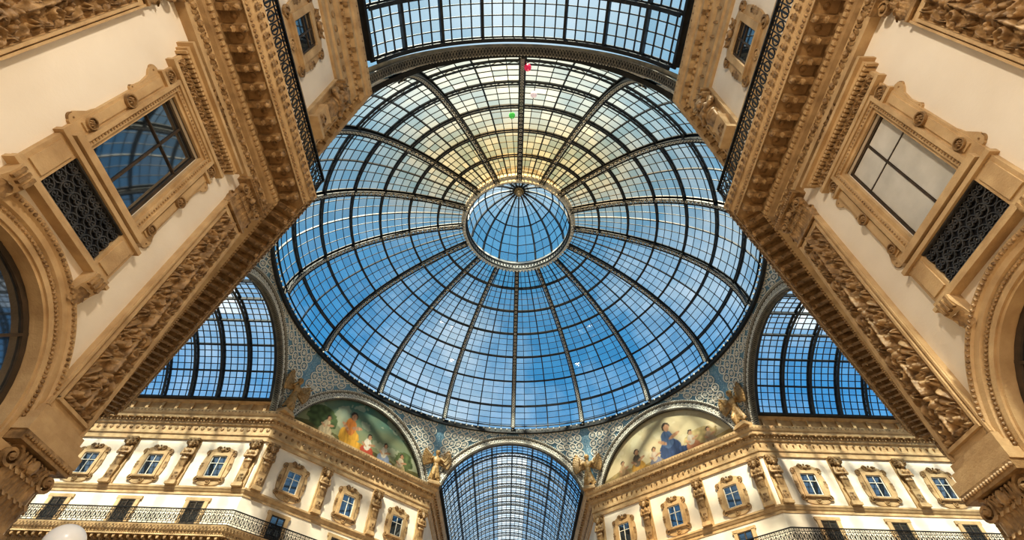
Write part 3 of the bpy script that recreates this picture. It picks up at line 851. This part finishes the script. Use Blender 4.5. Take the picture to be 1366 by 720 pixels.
# ------------------------------------------------------------------ arches
ZA=19.7; RI=7.15; ROUT=7.95; DA=.2
def arch_mesh():
    mb=MB()
    a0=asin(2.2/ROUT); N=56
    AN=[a0+(pi-2*a0)*i/N for i in range(N+1)]
    mb.mat(M_IRON)
    mb.grid([[(r*cos(a),y,ZA+r*sin(a)) for r,y in ((RI,.3),(RI,-.12))] for a in AN])
    mb.mat(M_RIB)
    mb.grid([[(r*cos(a),y,ZA+r*sin(a)) for r,y in ((RI,-.12),(RI+.1,-.16),(RI+.17,-.04),(RI+.56,-.04),(RI+.6,-.18),(RI+.72,-.22),(ROUT,-.1),(ROUT,.2))] for a in AN])
    for yy in (.28,-.1): mb.bar([((RI-.02)*cos(a),yy,ZA+(RI-.02)*sin(a)) for a in AN],[Vector((cos(a),0,sin(a))) for a in AN],.04,.05)
    for i in range(110):
        a=a0+(pi-2*a0)*i/110; b=a0+(pi-2*a0)*(i+1)/110; nn=Vector((cos(a),0,sin(a)))
        mb.bar([((RI-.02)*cos(a),.27,ZA+(RI-.02)*sin(a)),((RI-.02)*cos(b),-.08,ZA+(RI-.02)*sin(b))],[nn]*2,.035,.03)
        mb.bar([((RI-.02)*cos(b),.27,ZA+(RI-.02)*sin(b)),((RI-.02)*cos(a),-.08,ZA+(RI-.02)*sin(a))],[nn]*2,.035,.03)
    mb.mat(M_RING)
    for i in range(48):
        a=a0+(pi-2*a0)*(i+.5)/48; r=RI+.365
        c=Vector((r*cos(a),-.07,ZA+r*sin(a)))
        mb.bar([c+Vector((.15*cos(q),0,.15*sin(q))) for q in [2*pi*z/10 for z in range(10)]],(0,-1,0),.065,.06,True)
        mb.sphere(c,.07,6,4)
    for rr_ in (RI+.12,RI+.62): mb.bar([(rr_*cos(a),-.17,ZA+rr_*sin(a)) for a in AN],(0,-1,0),.06,.05)
    for i in range(110):
        a=a0+(pi-2*a0)*(i+.5)/110
        mb.sphere(((RI+.70)*cos(a),-.22,ZA+(RI+.70)*sin(a)),.07,5,4); mb.sphere(((RI+.05)*cos(a),-.16,ZA+(RI+.05)*sin(a)),.05,5,4)
    return mb.mesh('great_arch')
am=arch_mesh()
DD=(A+W)/sqrt(2)
for i in range(8):
    al=i*pi/4+pi/2; r=A+DA if i%2==0 else DD+DA
    top('trim_%d'%n,am,(r*cos(al),r*sin(al),0),al-pi/2,'ornamental great arch with pierced roundels carrying the dome ring','arch',kind='structure'); n+=1
def spandrel(apo,hv):
    mb=MB().mat(M_SPAN); a0=asin(2.2/ROUT); N=40; P=[]
    r_v=sqrt(A*A+W*W)+.25
    def ends(bx,by,bz,az):
        return Vector((bx,by,bz)),Vector((18.45*sin(az),18.45*cos(az),28.15))
    E=[]
    for i in range(-1,N+2):
        if i<0: E.append(ends(-r_v*sin(hv),r_v*cos(hv),21.9,-hv))
        elif i>N: E.append(ends(r_v*sin(hv),r_v*cos(hv),21.9,hv))
        else:
            a=pi-a0-(pi-2*a0)*i/N; x=ROUT*.99*cos(a); x=max(-r_v*sin(hv),min(r_v*sin(hv),x)); E.append(ends(x,apo-.02,ZA+ROUT*.99*sin(a),-hv*(1-2*i/N)))
    for b,t in E: P.append([tuple(b.lerp(t,j/6)) for j in range(7)])
    mb.grid(P)
    def at(az):
        f=(az/hv+1)/2*N; f=max(0,min(N,f)); i=int(min(N-1,f)); w_=f-i
        b=E[i+1][0].lerp(E[i+2][0],w_); t=E[i+1][1].lerp(E[i+2][1],w_); return b,t
    st=.80/18.45; K=int(radians(22.0)/st)
    mb.mat(M_RING)
    for kx in range(-K,K+1):
        az=kx*st; b,t=at(az); h=(t-b).length
        d=.42
        while d+.36<h:
            rr=.34; c=t.lerp(b,d/h); up=(t-b).normalized(); sd=Vector((cos(az),-sin(az),0)); nn=sd.cross(up).normalized()
            if nn.y*cos(az)+nn.x*sin(az)>0: nn=-nn
            c=c+nn*.10
            mb.bar([c+sd*rr*cos(q)+up*rr*sin(q) for q in [2*pi*z/14 for z in range(14)]],[nn]*14,.09,.05,True)
            for z in range(3):
                q=pi*z/3; v_=sd*cos(q)+up*sin(q)
                mb.bar([c-v_*.20,c+v_*.20],[nn]*2,.08,.04)
            d+=.78
    return mb.mesh('spandrel')
HV=atan2(W,A)
s1=spandrel(A+DA,HV); s2=spandrel(DD+DA,pi/4-HV)
for i in range(8):
    top('wall_spandrel',s1 if i%2==0 else s2,(0,0,0),i*pi/4,'blue-grey spandrel with pale cast-iron roundels between arch and dome ring','wall panel',kind='structure')

# ------------------------------------------------------------------ lunette frescoes
def fresco(figs, sky1, sky2, ground, trees):
    mb=MB(); NX,NZ=190,80; cols=[]; vs=[]
    R=RI+.05; HX=sqrt(R*R-2.2*2.2)
    for i in range(NX+1):
        x=-HX+2*HX*i/NX; zt=ZA+sqrt(max(0,R*R-x*x)); row=[]
        for j in range(NZ+1):
            z=21.9+(zt-21.9)*j/NZ; row.append((x,0,z))
            u=x; v=z-22
            n1=noise.noise(Vector((u*.6,v*.9,1))); n2=noise.noise(Vector((u*3,v*3,7)))
            f=min(1,max(0,v/4.5+n1*.35)); c=[sky1[q]*(1-f)+sky2[q]*f for q in range(3)]
            if n1+.3*n2>.22: c=[c[q]*.75+(.6,.55,.4)[q]*.25 for q in range(3)]
            hgt=.9+.45*noise.noise(Vector((u*.35,3,0)))
            if v<hgt: c=[ground[q]*(1+n2*.6) for q in range(3)]
            for (tx,tw,th,tc) in trees:
                if ((u-tx+n2*.3)/tw)**2+((v-th)/(th*.6))**2<1: c=[tc[q]*(1+.7*n2) for q in range(3)]
            for (cx,cz,rx,rz,rot,fc) in figs:
                dx=u-cx;dz=v-cz; p=dx*cos(rot)+dz*sin(rot); w_=-dx*sin(rot)+dz*cos(rot)
                q_=(p/rx)**2+(w_/rz)**2
                if q_<1+.15*n2:
                    sh=.8+.35*noise.noise(Vector((p*6,w_*1.5,cx*5)))
                    c=[max(0,fc[q]*sh) for q in range(3)]
            cols.append((max(0,c[0]),max(0,c[1]),max(0,c[2]),1))
        vs.append(row)
    mb.grid(vs); me=bpy.data.meshes.new('fresco'); me.from_pydata(mb.v,[],mb.f); me.materials.append(M_PAINT)
    ca=me.color_attributes.new('paint','FLOAT_COLOR','POINT'); ca.data.foreach_set('color',[q for c in cols for q in c])
    return me
SK=(.45,.25,.14)
def person(x,z,s,robe,shirt,lean=0,hair=(.05,.03,.02)):
    return [(x,z+.45*s,.62*s,.55*s,lean,robe),(x+.3*s,z+.15*s,.75*s,.25*s,.1,robe),(x-.05*s,z+1.05*s,.34*s,.5*s,lean,shirt),
            (x+.35*s,z+1.1*s,.35*s,.1*s,.3,SK),(x-.35*s,z+.95*s,.28*s,.09*s,-.6,SK),(x,z+1.72*s,.22*s,.25*s,0,hair),(x+.03*s,z+1.65*s,.16*s,.2*s,0,SK)]
f1=person(-3.6,.3,1.0,(.4,.32,.2),(.5,.4,.25))+person(-1.4,.5,1.6,(.6,.33,.04),(.55,.2,.04),.1)+person(.6,.2,1.1,(.45,.08,.04),(.6,.55,.45))+person(2.4,.3,1.0,(.25,.3,.4),(.55,.5,.4))+person(4.3,.15,.95,(.5,.4,.2),(.6,.5,.35),-.2)
f2=person(-4.3,.2,.9,(.28,.17,.08),(.4,.27,.14))+person(-2.7,.2,1.2,(.4,.22,.04),(.12,.09,.06),-.1)+person(.7,.4,1.75,(.04,.07,.16),(.08,.13,.24),.1)+person(-.9,.2,.95,(.2,.2,.25),(.5,.4,.3))+person(2.8,.3,1.0,(.45,.2,.1),(.5,.42,.32))+person(4.4,.2,.85,(.4,.3,.2),(.4,.3,.2))
fm=[fresco(f1,(.26,.25,.12),(.05,.13,.11),(.10,.09,.03),[(-4.2,1.4,1.8,(.06,.09,.03)),(4.6,1.0,1.4,(.08,.11,.04))]),
    fresco(f2,(.50,.40,.24),(.40,.35,.22),(.26,.19,.08),[(3.6,1.5,1.3,(.34,.26,.12))])]
for i,al in enumerate((3*pi/4,pi/4,-3*pi/4,-pi/4)):
    r=DD+DA+.2; lb=('painted lunette of robed figures before a green landscape' if i%2==0 else 'painted lunette of robed figures against a pale golden sky')
    top('lunette_painting',fm[i%2],(r*cos(al),r*sin(al),0),al-pi/2,lb,'painting','lunette paintings under the arches')

# ------------------------------------------------------------------ barrel vaults
RV=7.75; b0=asin(3.4/RV); Y0=A+.75; LV=26.0
def vp(a,y,off=0): return Vector(((RV-off)*cos(a),y,ZA+(RV-off)*sin(a)))
def vn(a): return Vector((cos(a),0,sin(a)))
NVa=32; NVy=48
aa=[b0+(pi-2*b0)*i/NVa for i in range(NVa+1)]
g=MB(); g.grid([[vp(a,Y0+LV*j/NVy) for j in range(NVy+1)] for a in aa])
def vf(i):
    c=i//NVy; r_=i%NVy
    if 13<=c<=18 and r_>3: return 1.0
    return .12 if (c//4+r_//4)%3==0 else 0
vg=glass_mesh(g,'vault_glass',M_VGLASS,frost=vf)
mb=MB().mat(M_IRON)
for i,a in enumerate(aa): mb.bar([vp(a,Y0),vp(a,Y0+LV)],[vn(a)]*2,.06 if i%4 else .14,.06 if i%4 else .24)
for j in range(NVy+1):
    if j%4: mb.bar([vp(a,Y0+LV*j/NVy) for a in aa],[vn(a) for a in aa],.05,.06)
for s_ in (-1,1): mb.b2(s_*(RV*cos(b0)-.12),s_*(RV*cos(b0)+.5),Y0,Y0+LV,23.02,23.14)
vb=mb.mesh('vault_bars')
mb=MB().mat(M_IRON)
mb.bar([vp(a,0) for a in aa],[vn(a) for a in aa],.20,.08); mb.bar([vp(a,0,.38) for a in aa],[vn(a) for a in aa],.18,.08)
for i in range(NVa):
    a,b=aa[i],aa[i+1]; mb.bar([vp(a,0,.06),vp(b,0,.40)],[vn(a)]*2,.05,.03); mb.bar([vp(a,0,.40),vp(b,0,.06)],[vn(a)]*2,.05,.03)
vr=mb.mesh('vault_rib')
for k in range(4):
    o=top('barrel_vault',None,(0,0,0),k*pi/2,'iron and glass barrel vault roofing an arcade arm','glass roof','glass barrel vaults of the arcade arms')
    part('glass_panes',vg,o); part('glazing_bars',vb,o)
    for j in range(0,NVy+1,4): part('arched_rib',vr,o,(0,Y0+LV*j/NVy,0))

# ------------------------------------------------------------------ lamp
def cam_pt(px,py,s_):
    p=CAMM@Vector(((px-683)/653*s_,(360-py)/653*s_,-s_)); return (p.x,p.y,p.z-ZC)
M_GLOBE=plain('opal_globe',(.80,.78,.74),.25,.12)
lx,ly,lz=cam_pt(84,726,6.4)
mb=MB().mat(M_GLOBE); mb.sphere((0,0,0),.24,28,18); gl=mb.mesh('globe',True)
mb=MB().mat(M_BLACK); dx=-(lx+W-.1)
mb.tube([(dx,0,-.75),(dx*.7,0,-.78),(dx*.3,0,-.7),(0,0,-.5),(0,0,-.23)],.035,8); mb.tube([(dx,0,-.3),(dx*.75,0,-.45),(dx*.5,0,-.72)],.02,6)
mb.sphere((0,0,-.26),(.12,.12,.06),10,6); mb.b2(dx-.04,dx+.02,-.1,.1,-1.0,-.15)
o=top('wall_lamp',None,(lx,ly,lz),0,'white opal globe lamp on a black iron wall bracket','lamp')
part('globe',gl,o,label='white opal glass globe'); part('bracket',mb.mesh('bracket',True),o)

# ------------------------------------------------------------------ balloons
for (px,py,c,lb) in ((704,90,(.8,.03,.12),'red foil balloon resting against the dome glass'),(712,126,(.9,.75,.8),'pale pink balloon resting against the dome glass'),(683,154,(.08,.55,.1),'green foil balloon resting against the dome glass')):
    s_=20
    while True:
        p=cam_pt(px,py,s_); r=sqrt(p[0]**2+p[1]**2)
        zz=ZD+HB*sqrt(max(0,1-(r/RD)**2)) if r<RD else 27.5
        if p[2]>zz-1.3 or s_>45: break
        s_+=.1
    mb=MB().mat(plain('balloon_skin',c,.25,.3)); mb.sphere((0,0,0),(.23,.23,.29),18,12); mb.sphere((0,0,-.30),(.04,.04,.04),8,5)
    o=top('balloon',mb.mesh('balloon',True),p,0,lb,'balloon')
    mb=MB().mat(M_RING); mb.tube([(0,0,-.32),(.05,.02,-.6),(-.03,0,-.9),(.02,0,-1.2)],.008,5); part('string',mb.mesh('string'),o)

# ------------------------------------------------------------------ world & lights
w=bpy.data.worlds.new('sky'); scene.world=w; w.use_nodes=True; nt=w.node_tree; nt.nodes.clear(); L=nt.links.new
out=nt.nodes.new('ShaderNodeOutputWorld'); bg=nt.nodes.new('ShaderNodeBackground'); tc=nt.nodes.new('ShaderNodeTexCoord')
sep=nt.nodes.new('ShaderNodeSeparateXYZ'); L(tc.outputs['Generated'],sep.inputs[0])
gr=nt.nodes.new('ShaderNodeValToRGB'); L(sep.outputs['Z'],gr.inputs[0])
e=gr.color_ramp.elements; e[0].position=0; e[0].color=(.60,.74,.88,1); e[1].position=1; e[1].color=(.80,.86,.90,1)
q=e.new(.36); q.color=(.24,.52,.84,1); q=e.new(.50); q.color=(.07,.32,.64,1); q=e.new(.70); q.color=(.06,.29,.54,1); q=e.new(.90); q.color=(.14,.36,.54,1); q=e.new(.96); q.color=(.38,.54,.66,1)
n1=nt.nodes.new('ShaderNodeTexNoise'); n1.inputs['Scale'].default_value=2.0; n1.inputs['Detail'].default_value=8; n1.inputs['Roughness'].default_value=.6
L(tc.outputs['Generated'],n1.inputs['Vector'])
cr=nt.nodes.new('ShaderNodeValToRGB'); cr.color_ramp.elements[0].position=.52; cr.color_ramp.elements[0].color=(0,0,0,1); cr.color_ramp.elements[1].position=.86; cr.color_ramp.elements[1].color=(1,1,1,1)
L(n1.outputs['Fac'],cr.inputs[0])
mx=nt.nodes.new('ShaderNodeMixRGB'); L(cr.outputs[0],mx.inputs[0]); L(gr.outputs[0],mx.inputs[1]); mx.inputs[2].default_value=(.95,.95,.92,1)
L(mx.outputs[0],bg.inputs[0]); bg.inputs[1].default_value=1.1; L(bg.outputs[0],out.inputs[0])

def sun(el,az,st,col,ang):
    l=bpy.data.lights.new('sun','SUN'); l.energy=st; l.color=col; l.angle=radians(ang)
    o=bpy.data.objects.new('sun',l); COL.objects.link(o)
    d=Vector((cos(radians(el))*sin(radians(az)),cos(radians(el))*cos(radians(az)),sin(radians(el))))
    o.rotation_euler=d.to_track_quat('Z','Y').to_euler(); o.location=d*80
sun(48,190,16.0,(1,.86,.66),3.0)
def lamp(x,y,z,pw,r=.35,col=(1,.88,.72)):  # unseen point light without a fixture, added to brighten the walls
    l=bpy.data.lights.new('lamp','POINT'); l.energy=pw; l.color=col; l.shadow_soft_size=r
    o=bpy.data.objects.new('added_fill_light',l); o.location=(x,y,z); COL.objects.link(o)
for x,y,z,pw in ((0,-30.5,12,2500),(-12,-6,2.2,250),(12,-6,2.2,250),(-8,8,2.2,700),(8,8,2.2,700),(-24,0,2.2,400),(24,0,2.2,400)):
    lamp(x,y,z,pw)

# ------------------------------------------------------------------ camera
cam=bpy.data.cameras.new('camera'); cam.sensor_width=36; cam.lens=653/1366*36; cam.clip_end=500
co=bpy.data.objects.new('camera',cam); COL.objects.link(co); scene.camera=co
co.matrix_world=CAMM
try:
    scene.view_settings.view_transform='Standard'
    scene.view_settings.look='Medium High Contrast'
except Exception as ex: print('look',ex)
